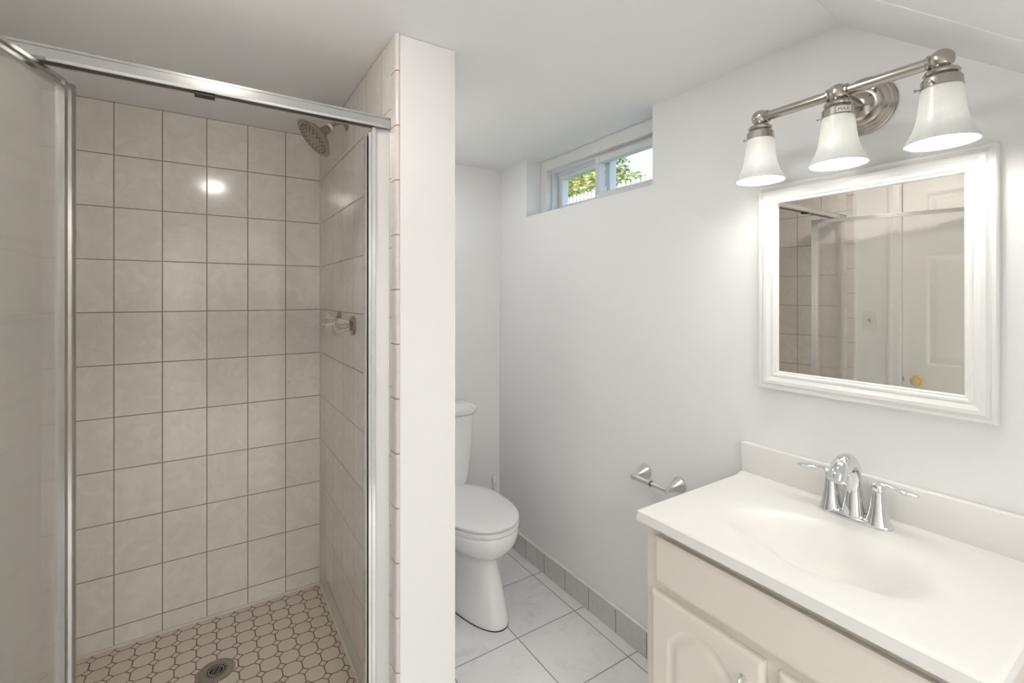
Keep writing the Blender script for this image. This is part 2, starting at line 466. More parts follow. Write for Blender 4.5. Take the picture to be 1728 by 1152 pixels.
# tiled baseboard on the right wall, with its white top bead
bm = B(); box(bm, XR-.010, XR-.0005, .88, YB, FL, -1.347, .002); structure('baseboard_right', bm, m_base)
bm = B(); box(bm, XR-.0125, XR-.0003, .88, YB, -1.3468, -1.3365, .004); structure('trim_5', bm, m_wcaulk)
bm = B(); box(bm, PX1+.0005, XR-.0105, YB-.010, YB-.0005, FL, -1.3385, .002); structure('baseboard_back', bm, plain('beige_tile_plain', (.60, .57, .52, 1), .2))

# ------------------------------------------------------------------ window
win = root('window_1', None, None, (1.60, 1.695, WZ), kind='structure')
bm = B()
a0, a1 = WY0+.001, WY1-.001
box(bm, 1.585, 1.62, a0, a1, .700, CE-.001, .003)                # deep head board
box(bm, 1.585, 1.62, 2.083, a1, WZ+.001, .700, .003)
box(bm, 1.585, 1.62, a0, 1.30, WZ+.001, .700, .003)
box(bm, 1.585, 1.62, 1.30, 2.083, WZ+.001, .468, .003)
obj('casing', bm, m_trim, win)
bm = B()
box(bm, 1.621, 1.715, 2.068, a1, WZ+.001, CE-.001); box(bm, 1.621, 1.715, a0, 1.285, WZ+.001, CE-.001)
box(bm, 1.621, 1.715, 1.285, 2.068, .688, CE-.001); box(bm, 1.621, 1.715, 1.285, 2.068, WZ+.001, .476)
box(bm, 1.652, 1.658, 1.285, 2.068, .676, .688); box(bm, 1.652, 1.658, 1.285, 2.068, .476, .486)
obj('frame', bm, m_vinyl, win)
def sash(x0, x1, y0, y1, z0, z1, w, gx):
    b = B()
    box(b, x0, x1, y0, y0+w, z0, z1, .003); box(b, x0, x1, y1-w, y1, z0, z1, .003)
    box(b, x0, x1, y0+w, y1-w, z1-w, z1, .003); box(b, x0, x1, y0+w, y1-w, z0, z0+w, .003)
    s = obj('sash', b, m_vinyl, win)
    b = B(); box(b, gx, gx+.004, y0+w-.004, y1-w+.004, z0+w-.004, z1-w+.004); obj('pane', b, m_pane, s)
    return s
sash(1.660, 1.705, 1.665, 2.066, .478, .686, .030, 1.688)
s2 = sash(1.606, 1.650, 1.287, 1.715, .478, .686, .030, 1.636)
bm = B(); box(bm, 1.596, 1.606, 1.694, 1.704, .505, .525, .002); obj('latch', bm, m_vinyl, s2)

# ------------------------------------------------------------------ yard seen through the window
bm = B(); box(bm, 1.72, 16, -4, 22, .30, .40); structure('ground', bm, m_grass)
fence = root('picket_fence', 'weathered grey picket fence with pointed tops outside the window', 'fence', (5, 5, .40))
bm = B(); box(bm, 5.02, 5.06, 3.0, 7.6, .75, .84); box(bm, 5.02, 5.06, 3.0, 7.6, 1.30, 1.39); obj('rail', bm, m_wood, fence)
random.seed(3)
for k in range(51):
    y = 3.02 + k*.089; h = 1.64 + random.uniform(-.012, .012)
    bm = B()
    prism(bm, [(y, .41), (y+.074, .41), (y+.074, h-.06), (y+.052, h), (y+.022, h), (y, h-.06)], 'x', 5.0, 5.02)
    obj('picket', bm, m_wood, fence)

def tree(name, label, cx, cy, base, trunk_h, blobs, n, leaf, mat, seed):
    rnd = random.Random(seed)
    t = root(name, label, 'tree', (cx, cy, base))
    b = B(); tube(b, [(cx, cy, base), (cx+.05, cy, base+trunk_h*.5), (cx, cy+.05, base+trunk_h)], [.14, .11, .07], 10); obj('trunk', b, m_bark, t)
    b = B()
    tot = sum(r**2 for *_, r in blobs)
    for (bx, by, bz, r) in blobs:
        for k in range(int(n*r*r/tot)):
            d = Vector((rnd.gauss(0,1), rnd.gauss(0,1), rnd.gauss(0,1))).normalized()*r*rnd.uniform(.55, 1.05)
            p = Vector((bx, by, bz)) + d
            u = Vector((rnd.gauss(0,1), rnd.gauss(0,1), rnd.gauss(0,1))).normalized(); v, w = frame_of(u)
            s = leaf*rnd.uniform(.6, 1.2)
            q = [p + v*s, p + w*s*.45, p - v*s, p - w*s*.45]
            b.faces.new([b.verts.new(c) for c in q])
    obj('foliage', b, mat, t)
tree('leafy_tree', 'sunlit yellow-green tree filling the left window pane', 7.0, 8.9, .40, 1.6,
     [(7.0, 8.6, 2.5, 1.1), (7.0, 9.8, 2.7, 1.2), (6.9, 8.0, 3.4, .9), (7.4, 9.2, 3.6, 1.1)], 5200, .085, m_leaf1, 5)
tree('leafy_tree', 'olive-green tree beside open sky in the right window pane', 12.0, 12.3, .40, 2.2,
     [(12.0, 12.5, 3.8, 1.3), (12.0, 12.7, 5.0, 1.1), (12.1, 11.4, 3.5, .75)], 3600, .11, m_leaf2, 6)
tree('low_shrub', 'low olive shrub showing just above the picket tops', 7.2, 6.2, .40, .8,
     [(7.2, 6.4, 2.05, .42), (7.2, 5.9, 1.95, .38)], 700, .06, m_leaf2, 8)

# ------------------------------------------------------------------ shower enclosure frame
enc = root('shower_enclosure', 'satin aluminium shower door frame with header across the tiled stall', 'shower frame', (.40, 1.37, -1.285))
bm = B()
prof = [(1.350, .5005), (1.350, .5195), (1.352, .5205), (1.350, .5215), (1.350, .5265), (1.3555, .5268), (1.388, .5268), (1.394, .5260), (1.394, .498), (1.380, .498), (1.380, .503), (1.358, .503), (1.358, .4955), (1.354, .4955)]
prism(bm, prof, 'x', SX0+.001, SX1-.001); obj('header_rail', bm, m_alum, enc, smooth=20)
bm = B(); prism(bm, [(1.352, .5266), (1.352, .5275), (1.356, .5290), (1.388, .5350), (1.392, .5340), (1.393, .5266)], 'x', SX0+.0015, SX1-.0015); obj('header_cap', bm, m_cap, enc)
bm = B(); box(bm, SX0+.04, SX1-.045, 1.3585, 1.379, .4955, .5025); obj('roller_track', bm, m_track, enc, label='dark channel under the header')
bm = B(); box(bm, -.028, .0145, 1.360, 1.384, .4885, .4955, .001)
for k in range(5): box(bm, -.024+k*.0078, -.0205+k*.0078, 1.3585, 1.360, .490, .4945)
obj('latch_block', bm, m_black, enc, label='small black plastic block')
bm = B(); prism(bm, [(.412, 1.372), (.4525, 1.364), (.4525, 1.392), (.412, 1.392)], 'z', -1.284, .4955); obj('wall_jamb', bm, m_jamb, enc)
bm = B(); box(bm, SX0+.0005, SX0+.035, 1.364, 1.392, -1.284, .4955, .001); obj('wall_jamb', bm, m_jamb, enc)
bm = B(); box(bm, .4005, .4115, 1.362, 1.390, -1.284, .494, .0012); box(bm, .3915, .4005, 1.366, 1.390, -1.284, .480, .0012); obj('strike_post', bm, m_alumb, enc)
bm = B(); box(bm, .3855, .3912, 1.366, 1.388, -1.284, .466); obj('magnet_strip', bm, m_black, enc, label='black rubber strip')
bm = B(); box(bm, .3832, .3855, 1.365, 1.389, -1.284, .474, .0006); obj('strike_lip', bm, m_alumb, enc)

# pivoting frosted door, swung out towards the eye
PIV = Vector((-.2966, 1.35, 0)); ANG = math.radians(18.0)
dv = Vector((math.sin(ANG), math.cos(ANG), 0)); nv = Vector((math.cos(ANG), -math.sin(ANG), 0))   # along the door / towards the room
S0, S1, DT, DB = .104, -.640, .483, -1.255
door = root('shower_door', 'frosted glass shower door swung open at the left edge', 'shower door', (PIV.x, PIV.y, DB))
def dpt(s, n, z): p = PIV + dv*s + nv*n; return (p.x, p.y, z)
def dbox(bm, s0, s1, n0, n1, z0, z1):
    vs = [bm.verts.new(dpt(s, n, z)) for s in (s0, s1) for n in (n0, n1) for z in (z0, z1)]
    for f in [(0,1,3,2), (4,6,7,5), (0,4,5,1), (2,3,7,6), (0,2,6,4), (1,5,7,3)]: bm.faces.new([vs[i] for i in f])
def dmember(name, kind, s0, s1, z0, z1, w):
    b = B()
    inner = w*.30
    if kind == 'v0':      # stile at s1 side, lip towards smaller s
        dbox(b, s0+inner, s1-w*.35, -.008, .006, z0, z1); dbox(b, s1-w*.35, s1, -.011, .011, z0, z1); dbox(b, s0, s0+inner, -.009, .009, z0, z1)
    elif kind == 'v1':
        dbox(b, s0+w*.35, s1-inner, -.008, .006, z0, z1); dbox(b, s0, s0+w*.35, -.011, .011, z0, z1); dbox(b, s1-inner, s1, -.009, .009, z0, z1)
    elif kind == 't':
        dbox(b, s0, s1, -.008, .006, z0+inner, z1-w*.35); dbox(b, s0, s1, -.011, .011, z1-w*.35, z1); dbox(b, s0, s1, -.009, .009, z0, z0+inner)
    else:
        dbox(b, s0, s1, -.008, .006, z0+w*.35, z1-inner); dbox(b, s0, s1, -.011, .011, z0, z0+w*.35); dbox(b, s0, s1, -.009, .009, z1-inner, z1)
    obj(name, b, m_doorm, door)
SW, RW = .036, .021
dmember('stile', 'v0', S0-SW, S0, DB, DT, SW); dmember('stile', 'v1', S1, S1+SW, DB, DT, SW)
dmember('rail', 't', S1+SW, S0-SW, DT-RW, DT, RW); dmember('rail', 'b', S1+SW, S0-SW, DB, DB+RW, RW)
bm = B(); dbox(bm, S1+SW-.006, S0-SW+.006, -.0025, .0025, DB+RW-.006, DT-RW+.006); obj('glass_pane', bm, m_frost, door)

# ------------------------------------------------------------------ shower head
sh = root('showerhead', 'round brushed nickel shower head high on the tiled side wall', 'shower head', (SX1, 1.87, .66))
hc = Vector((.332, 1.862, .590)); hn = Vector((-.73, -.035, -.68)).normalized()
bm = B(); lathe(bm, (SX1-.0005, 1.87, .672), (-1, 0, 0), [(0, .028), (.004, .028), (.009, .020), (.012, .011)], 28); obj('flange', bm, m_dnickel, sh, smooth=40)
j = hc - hn*.062
bm = B(); tube(bm, spline([(SX1-.006, 1.87, .672), (.425, 1.869, .671), (.400, 1.868, .656), tuple(j + Vector((.012, .002, .012)))], 8), .0095, 16); obj('arm', bm, m_dnickel, sh, smooth=50)
bm = B(); lathe(bm, j + Vector((.012, .002, .012)), hn, [(-.004, .012), (.004, .0135), (.006, .0135)], 24); obj('washer', bm, m_wcaulk, sh, smooth=30, label='white washer on the arm')
bm = B(); lathe(bm, j, hn, [(-.009, .012), (.0, .016), (.012, .016), (.013, .012), (.020, .0135), (.022, .022), (.032, .026), (.036, .030), (.040, .052), (.052, .064), (.060, .068), (.062, .078), (.066, .078), (.068, .073), (.0665, .070)], 48, cap1=False)
obj('body', bm, m_dnickel, sh, smooth=35)
bm = B(); fc = j + hn*.0665; u, w = frame_of(hn)
lathe(bm, fc, hn, [(0, .0705), (.002, .066), (.0005, .064), (.0025, .030), (.003, .0)], 48, cap0=False)
face = obj('spray_face', bm, m_dnickel, sh, smooth=30)
bm = B()
for (rr, cnt) in ((.058, 22), (.046, 16), (.034, 12), (.021, 8), (.009, 5)):
    for k in range(cnt):
        a = 2*PI*k/cnt + rr*40
        lathe(bm, fc + (u*math.cos(a)+w*math.sin(a))*rr + hn*.0012, hn, [(0, .0030), (.0016, .0022)], 8)
nz = obj('nozzles', bm, m_black, face, label='dark spray nozzles'); nz['kind'] = 'stuff'

# ------------------------------------------------------------------ shower taps
def tap(y, z, label):
    t = root('shower_tap', label, 'tap', (SX1, y, z), 'shower taps')
    b = B(); lathe(b, (SX1-.0005, y, z), (-1, 0, 0), [(0, .036), (.004, .036), (.010, .031), (.011, .022), (.016, .018), (.018, .012)], 36); obj('escutcheon', b, m_dnickel, t, smooth=35)
    fl = lambda h, a: .05*math.cos(a*12)
    b = B(); lathe(b, (SX1, y, z), (-1, 0, 0), [(.018, .016), (.022, .0185), (.036, .0225), (.052, .0285), (.060, .0300), (.066, .0285), (.067, .014), (.0645, .012)], 48, flute=lambda h, a: .10*math.cos(a*10)*(1 if h < .05 else .25)); hd = obj('handle', b, m_acry, t, smooth=30, label='clear fluted acrylic handle')
    b = B(); lathe(b, (SX1, y, z), (-1, 0, 0), [(.016, .008), (.055, .008), (.058, .005)], 20); obj('stem', b, m_dnickel, hd, smooth=30)
    return t
tap(1.772, -.108, 'clear acrylic shower tap nearer the stall opening')
tap(1.985, -.098, 'clear acrylic shower tap nearer the tiled back wall')

# ------------------------------------------------------------------ shower drain
dr = root('shower_drain', 'round metal drain set in the octagon tile shower floor', 'drain', (.0255, 2.028, -1.374))
bm = B(); lathe(bm, (.0255, 2.028, -1.374), (0,0,1), [(.0003, .060), (.002, .060), (.0028, .058), (.0022, .036), (.0008, .0345), (.0004, .034)], 48, cap0=False, cap1=False); obj('collar', bm, m_drainring, dr, smooth=40)
bm = B(); lathe(bm, (.0255, 2.028, -1.374), (0,0,1), [(.0002, .034), (.0004, .0)], 32, cap0=False); obj('hole', bm, m_hole, dr)
bm = B()
c = Vector((.0255, 2.028, -1.3722))
def ringband(b, r0, r1, z0, z1, n=48):
    R = []
    for (r, z) in ((r0, z0), (r0, z1), (r1, z1), (r1, z0)):
        R.append([b.verts.new((c.x + r*math.cos(2*PI*k/n), c.y + r*math.sin(2*PI*k/n), c.z + z)) for k in range(n)])
    for A, C in zip(R, R[1:] + R[:1]):
        for k in range(n): b.faces.new((A[k], A[(k+1) % n], C[(k+1) % n], C[k]))
ringband(bm, .0305, .034, -.001, .001); ringband(bm, .0215, .0255, -.001, .001)
for k in range(14):
    a = 2*PI*k/14; d = Vector((math.cos(a), math.sin(a), 0)); q = Vector((-d.y, d.x, 0))
    P = [c + d*.0245 + q*.0013, c + d*.0245 - q*.0013, c + d*.0315 - q*.0013, c + d*.0315 + q*.0013]
    loft(bm, [[tuple(p + Vector((0,0,-.0009))) for p in P], [tuple(p + Vector((0,0,.0009))) for p in P]])
for off in (-.011, -.0045, .0045, .011):
    hl = math.sqrt(.0225**2 - off**2); d = Vector((.35, .937, 0)); q = Vector((-d.y, d.x, 0))
    P = [c + q*(off-.0014) - d*hl, c + q*(off+.0014) - d*hl, c + q*(off+.0014) + d*hl, c + q*(off-.0014) + d*hl]
    loft(bm, [[tuple(p + Vector((0,0,-.0009))) for p in P], [tuple(p + Vector((0,0,.0009))) for p in P]])
obj('grate', bm, m_drainring, dr)

# ------------------------------------------------------------------ toilet
TX = 1.035
toi = root('toilet', 'white two-piece toilet with closed lid beside the partition', 'toilet', (TX, 2.3, FL))
def egg(w, yf, yb, z, n=48, p=2.15, back=.62):
    """egg-shaped ring, pointed end towards -y"""
    ym = yf + (yb-yf)*back; out = []
    for k in range(n):
        a = 2*PI*k/n; cx, sy = math.sin(a), -math.cos(a)
        ex = abs(cx)**(2/p)*(1 if cx >= 0 else -1)
        ey = abs(sy)**(2/p)*(1 if sy >= 0 else -1)
        y = ym + ey*((ym-yf) if sy < 0 else (yb-ym))
        out.append((TX + w*ex, y, FL + z))
    return out
bm = B()
prof = [(0, .112, 1.742, 2.30), (.012, .114, 1.738, 2.30), (.03, .112, 1.742, 2.30), (.10, .103, 1.762, 2.29), (.18, .094, 1.790, 2.28), (.245, .090, 1.815, 2.27), (.268, .096, 1.812, 2.26),
        (.290, .116, 1.785, 2.25), (.312, .143, 1.757, 2.25), (.338, .166, 1.735, 2.25), (.365, .179, 1.722, 2.25), (.392, .184, 1.717, 2.25), (.408, .183, 1.718, 2.25), (.414, .178, 1.724, 2.245)]
loft(bm, [egg(w, a, b, h, p=2.2) for h, w, a, b in prof]); obj('bowl', bm, m_porc, toi, smooth=60)
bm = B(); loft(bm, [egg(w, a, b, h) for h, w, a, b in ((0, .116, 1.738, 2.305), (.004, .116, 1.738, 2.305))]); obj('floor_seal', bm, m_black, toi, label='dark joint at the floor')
def seatring(w, yf, h): return egg(w, yf, 2.262, h, p=2.25, back=.58)
bm = B(); loft(bm, [seatring(.176, 1.728, .416), seatring(.183, 1.720, .418), seatring(.185, 1.718, .426), seatring(.184, 1.719, .434), seatring(.179, 1.724, .4365)]); obj('seat', bm, m_seat, toi, smooth=50)
bm = B(); loft(bm, [seatring(.174, 1.730, .4395), seatring(.182, 1.722, .4415), seatring(.1845, 1.719, .447), seatring(.183, 1.721, .453), seatring(.172, 1.733, .4575), seatring(.12, 1.79, .4605), seatring(.05, 1.87, .4615)]); obj('lid', bm, m_seat, toi, smooth=50)
def rrect(cx, cy, hx, hy, r, z, n=6):
    out = []
    for (sx, sy, a0) in ((1, 1, 0), (-1, 1, PI/2), (-1, -1, PI), (1, -1, 3*PI/2)):
        for k in range(n+1):
            a = a0 + k/n*PI/2
            out.append((cx + sx*(hx-r) + r*math.cos(a), cy + sy*(hy-r) + r*math.sin(a), FL + z))
    return out
bm = B()
loft(bm, [rrect(TX, 2.30, .085, .06, .04, .405), rrect(TX, 2.30, .105, .075, .045, .43), rrect(TX, 2.30, .125, .088, .05, .455), rrect(TX, 2.303, .138, .095, .05, .49), rrect(TX, 2.305, .150, .100, .05, .60), rrect(TX, 2.307, .162, .104, .05, .75), rrect(TX, 2.307, .166, .106, .05, .825)])
obj('tank', bm, m_porc, toi, smooth=50)
bm = B()
loft(bm, [rrect(TX, 2.305, .160, .102, .05, .8255), rrect(TX, 2.305, .174, .110, .055, .832), rrect(TX, 2.305, .182, .113, .055, .845), rrect(TX, 2.305, .184, .114, .055, .860), rrect(TX, 2.305, .180, .111, .055, .868), rrect(TX, 2.305, .165, .096, .05, .872)])
obj('tank_lid', bm, m_porc, toi, smooth=50)
bm = B(); lathe(bm, (TX-.09, 2.205, FL+.79), (0,-1,0), [(0, .012), (.012, .012), (.014, .008)], 16); tube(bm, [(TX-.095, 2.189, FL+.79), (TX-.03, 2.186, FL+.782)], [.006, .008], 12); obj('flush_lever', bm, m_chrome, toi, smooth=40)

toi.rotation_euler = (0, 0, math.radians(4.2)); toi.location.y -= .018      # stands a little askew

sp = root('supply_valve', 'small white upright water fitting in the corner behind the toilet', 'pipe fitting', (1.435, 2.395, FL))
bm = B(); tube(bm, [(1.435, 2.395, FL), (1.435, 2.395, -1.11)], .007, 14); obj('pipe', bm, m_wcaulk, sp, smooth=40)
bm = B(); lathe(bm, (1.435, 2.395, -1.112), (0,0,1), [(0, .008), (.006, .012), (.030, .012), (.036, .008), (.040, .0)], 20); obj('cap', bm, m_wcaulk, sp, smooth=40)

# ------------------------------------------------------------------ toilet paper holder
tp = root('toilet_paper_holder', 'empty chrome toilet paper holder on the wall beside the vanity', 'toilet paper holder', (XR, 1.215, -.725))
for y in (1.286, 1.124):
    bm = B(); lathe(bm, (XR-.0005, y, -.705), (-1, 0, -.10), [(0, .0275), (.003, .0285), (.008, .027), (.020, .0225), (.036, .0155), (.052, .0105), (.062, .0095), (.072, .010), (.080, .009), (.083, .004), (.0835, 0)], 32)
    obj('post', bm, m_satinn, tp, smooth=50)
bm = B(); ya, yb2 = 1.288, 1.122; xb, zb = XR-.072, -.7125
tube(bm, [(xb, ya-.004, zb), (xb, 1.200, zb)], .0105, 20); tube(bm, [(xb, 1.200, zb), (xb, yb2+.004, zb)], .0088, 20); obj('roller', bm, m_satinn, tp, smooth=40)
bm = B(); tube(bm, [(xb, 1.2015, zb), (xb, 1.1985, zb)], .0112, 20); obj('seam_ring', bm, m_black, tp, label='dark seam around the roller')

# ------------------------------------------------------------------ vanity cabinet
VY0, VY1 = .204, .864
FX = 1.004                        # face frame plane
van = root('vanity_cabinet', 'cream painted vanity cabinet with arched panel doors under the sink', 'cabinet', ((FX+XR)/2, (VY0+VY1)/2, FL))
bm = B()
box(bm, FX+.018, XR-.012, VY0, VY0+.016, FL+.1, -.607); box(bm, FX+.018, XR-.012, VY1-.016, VY1, FL, -.607); box(bm, FX+.018, XR-.012, VY0+.016, VY1-.016, FL+.10, FL+.116)
box(bm, XR-.020, XR-.012, VY0+.016, VY1-.016, FL+.116, -.66); box(bm, FX+.06, FX+.07, VY0, VY1-.016, FL, FL+.10)
obj('carcass', bm, m_cab, van)
bm = B()
for y0, y1, z0, z1 in ((VY0, VY0+.04, FL+.1, -.607), (VY1-.04, VY1, FL, -.607), (VY0+.04, VY1-.04, -.655, -.607), (VY0+.04, VY1-.04, -.80, -.740), (VY0+.04, VY1-.04, FL+.1, FL+.14), (.502, .562, FL+.14, -.80)):
    box(bm, FX, FX+.018, y0, y1, z0, z1)
obj('face_frame', bm, m_cab, van)

def panelface(name, y0, y1, z0, z1, x, thick, hfun, nu, nvv, parent, mat, sign=-1):
    """slab whose visible face (towards sign*x) is raised/lowered by hfun(y,z)"""
    b = B(); G = []
    for i in range(nu+1):
        row = []
        for k in range(nvv+1):
            y = y0 + (y1-y0)*i/nu; z = z0 + (z1-z0)*k/nvv
            row.append(b.verts.new((x + sign*hfun(y, z), y, z)))
        G.append(row)
    for i in range(nu):
        for k in range(nvv): b.faces.new((G[i][k], G[i+1][k], G[i+1][k+1], G[i][k+1]))
    xb = x - sign*thick
    per = [G[i][0] for i in range(nu+1)] + [G[nu][k] for k in range(1, nvv+1)] + [G[i][nvv] for i in range(nu-1, -1, -1)] + [G[0][k] for k in range(nvv-1, 0, -1)]
    back = [b.verts.new((xb, v.co.y, v.co.z)) for v in per]
    n = len(per)
    for k in range(n): b.faces.new((per[k], back[k], back[(k+1) % n], per[(k+1) % n]))
    b.faces.new(back)
    return obj(name, b, mat, parent, smooth=28)
def sstep(a, b, v):
    t = max(0, min(1, (v-a)/(b-a))); return t*t*(3-2*t)
def edge_round(d): return -.005*(1-sstep(0, .009, d))
def drawer_h(y0, y1, z0, z1):
    def f(y, z):
        d = min(y-y0, y1-y, z-z0, z1-z); return edge_round(d)
    return f
def arch_h(y0, y1, z0, z1):
    cy = (y0+y1)/2; py0, py1, pz0, pzt = y0+.052, y1-.052, z0+.055, z1-.098; hw = (py1-py0)/2
    def f(y, z):
        d0 = min(y-y0, y1-y, z-z0, z1-z); h = edge_round(d0)
        t = min(1, abs(y-cy)/hw)
        q = min(1, t/.90); top = pzt + .060*(1-q*q)**.8
        slope = .060*1.6*q/.90/hw if q < 1 else 0
        d = min(y-py0, py1-y, z-pz0, (top-z)/math.sqrt(1+slope*slope))
        if d > 0: h += -.0032*sstep(0, .007, d) + .0042*sstep(.014, .036, d)
        return h
    return f
def vdoor(y0, y1, knob_y):
    d = panelface('door', y0, y1, -1.325, -.777, .986, .017, arch_h(y0, y1, -1.325, -.777), 90, 150, van, m_cab)
    b = B()
    pts = spline([(.9855, knob_y, -.838), (.972, knob_y, -.837), (.962, knob_y, -.852), (.960, knob_y, -.880), (.962, knob_y, -.908), (.972, knob_y, -.923), (.9855, knob_y, -.922)], 6)
    tube(b, pts, .0042, 12)
    for z in (-.838, -.922): lathe(b, (.9858, knob_y, z), (-1,0,0), [(0, .0075), (.003, .007), (.004, .004)], 16)
    obj('pull', b, m_satinn, d, smooth=40, label='silver bow pull')
    return d
panelface('drawer_front', .226, .827, -.750, -.631, .986, .017, drawer_h(.226, .827, -.750, -.631), 150, 34, van, m_cab)
vdoor(.5400, .8390, .5830); vdoor(.2155, .5090, .466)

# vanity top with moulded basin
top = root('countertop', 'white moulded vanity countertop with an oval sink basin', 'countertop', (1.23, .53, -.605))
CX0, CX1, CY0, CY1, CT = .9735, XR-.0005, .185, .8755, -.575
bm = B()
BC, BA, BBY = (1.190, .517), .150, .218
def topz(x, y):
    r = math.sqrt(((x-BC[0])/BA)**2 + ((y-BC[1])/BBY)**2)
    z = CT
    if r < 1.12:
        gentle = (1 - sstep(-.5, 1.0, r))/.741
        steep = 1 - sstep(.30, 1.0, r)
        wgt = max(sstep(-.45, .35, (x-BC[0])/BA), sstep(.45, .85, abs(y-BC[1])/BBY))
        z -= .112*(steep*wgt + gentle*(1-wgt))
        z -= .0022*(1-sstep(.94, 1.12, r))
    ed = min(x-CX0, y-CY0, CY1-y)
    z -= .004*(1-sstep(0, .006, ed))
    z += .0035*sstep(.035, .024, ed)*0
    bx = CX1-.020 - x
    if bx < .03: z += .006*(1-sstep(0, .022, max(bx, 0)))
    return z
def axis_pts(a, b, n, fine):
    out = [a, a+.0015, a+.003, a+.0045, a+.007]
    for k in range(1, n): out.append(a+.007 + (b-a-.014)*k/n)
    out += [b-.007, b-.0045, b-.003, b-.0015, b]; return out
XS, YS_ = axis_pts(CX0, CX1, 110, 0), axis_pts(CY0, CY1, 140, 0)
G = [[bm.verts.new((x, y, topz(x, y))) for y in YS_] for x in XS]
for i in range(len(XS)-1):
    for k in range(len(YS_)-1): bm.faces.new((G[i][k], G[i+1][k], G[i+1][k+1], G[i][k+1]))
nx, ny = len(XS)-1, len(YS_)-1
per = [G[i][0] for i in range(nx+1)] + [G[nx][k] for k in range(1, ny+1)] + [G[i][ny] for i in range(nx-1, -1, -1)] + [G[0][k] for k in range(ny-1, 0, -1)]
low = [bm.verts.new((v.co.x, v.co.y, -.6045)) for v in per]
for k in range(len(per)): bm.faces.new((per[k], low[k], low[(k+1) % len(per)], per[(k+1) % len(per)]))
obj('counter', bm, m_marble, top, smooth=50)
bm = B(); box(bm, XR-.021, XR-.0006, CY0, CY1-.001, CT-.002, -.4745, .004, 3); obj('backsplash', bm, m_marble, top, smooth=40)
bm = B(); lathe(bm, (BC[0], BC[1], CT-.1145), (0,0,1), [(0, .022), (.003, .022), (.004, .018), (.002, .014), (.001, .0)], 28, cap0=False); obj('drain_ring', bm, m_chrome, top, smooth=40)

# ------------------------------------------------------------------ faucet
FXc, FYc = 1.408, .5325
fa = root('faucet', 'chrome two-handle arched faucet behind the oval sink', 'faucet', (FXc, FYc, CT))
def stadium(hl, hw, z, pinch=0.0, n=16):
    out = []
    for k in range(4*n):
        a = 2*PI*k/(4*n)
        y = hl*(abs(math.cos(a))**.72)*(1 if math.cos(a) >= 0 else -1); x = hw*(abs(math.sin(a))**.85)*(1 if math.sin(a) >= 0 else -1)
        x *= 1 - pinch*math.cos(y/hl*PI/2)**2*.0
        out.append((FXc + x, FYc + y, z))
    return out
bm = B()
loft(bm, [stadium(.083, .029, CT+.0002), stadium(.084, .030, CT+.003), stadium(.083, .029, CT+.007), stadium(.080, .026, CT+.012), stadium(.076, .022, CT+.0145)]); obj('deck_plate', bm, m_chrome, fa, smooth=40)
bm = B()
arc = [(FXc, 0, CT+.010), (FXc, 0, CT+.030), (FXc+.001, 0, CT+.070), (FXc-.001, 0, CT+.110), (FXc-.014, 0, CT+.138), (FXc-.036, 0, CT+.153), (FXc-.062, 0, CT+.150), (FXc-.086, 0, CT+.135), (FXc-.100, 0, CT+.116)]
pts = spline([(x, FYc, z) for x, _, z in arc], 6)
tube(bm, pts, spl([.028, .0245, .0190, .0172, .0185, .0205, .0220, .0222, .0205], 6), 28); obj('spout', bm, m_chrome, fa, smooth=50)
for s in (1, -1):
    y = FYc + s*.0525
    bm = B(); lathe(bm, (FXc, y, CT+.008), (0,0,1), [(0, .0285), (.006, .0265), (.020, .0225), (.045, .0180), (.070, .0148), (.080, .0140), (.081, .0125), (.083, .0125), (.084, .0142), (.094, .0146), (.097, .0135), (.0985, .009), (.099, 0)], 32)
    h = obj('handle_base', bm, m_chrome, fa, smooth=35)
    bm = B()
    lp = spline([(FXc, y - s*.006, CT+.1030), (FXc-.001, y + s*.012, CT+.1075), (FXc-.003, y + s*.034, CT+.1075 - (.0 if s > 0 else .001)), (FXc-.005, y + s*.056, CT+.1040), (FXc-.006, y + s*.080, CT+.1025)], 6)
    tube(bm, lp, spl([.0140, .0130, .0085, .0150, .0090], 6), 18, flat=((0, 0, 1), .45)); obj('lever', bm, m_chrome, h, smooth=50)

# ------------------------------------------------------------------ mirror
mir = root('wall_mirror', 'white framed wall mirror above the vanity sink', 'mirror', (XR, .545, -.287))
my0, my1, mz0, mz1 = .2785, .8165, -.2870, .3440
prof = [(0, 0), (0, .018), (.003, .0215), (.010, .0225), (.0115, .020), (.014, .020), (.019, .0245), (.028, .0245), (.040, .0185), (.043, .0205), (.048, .0205), (.0505, .0165), (.0555, .0150), (.0570, .0120), (.0570, .005)]
bm = B(); R = []
for (d, h) in prof:
    R.append([bm.verts.new((XR-.0006-h, y, z)) for y, z in ((my0+d, mz0+d), (my1-d, mz0+d), (my1-d, mz1-d), (my0+d, mz1-d))])
for A, C in zip(R, R[1:]):
    for k in range(4): bm.faces.new((A[k], A[(k+1) % 4], C[(k+1) % 4], C[k]))
obj('frame', bm, m_frame, mir, smooth=24)
bm = B(); box(bm, XR-.0085, XR-.0035, my0+.0565, my1-.0565, mz0+.0565, mz1-.0565); obj('glass', bm, m_mirror, mir)

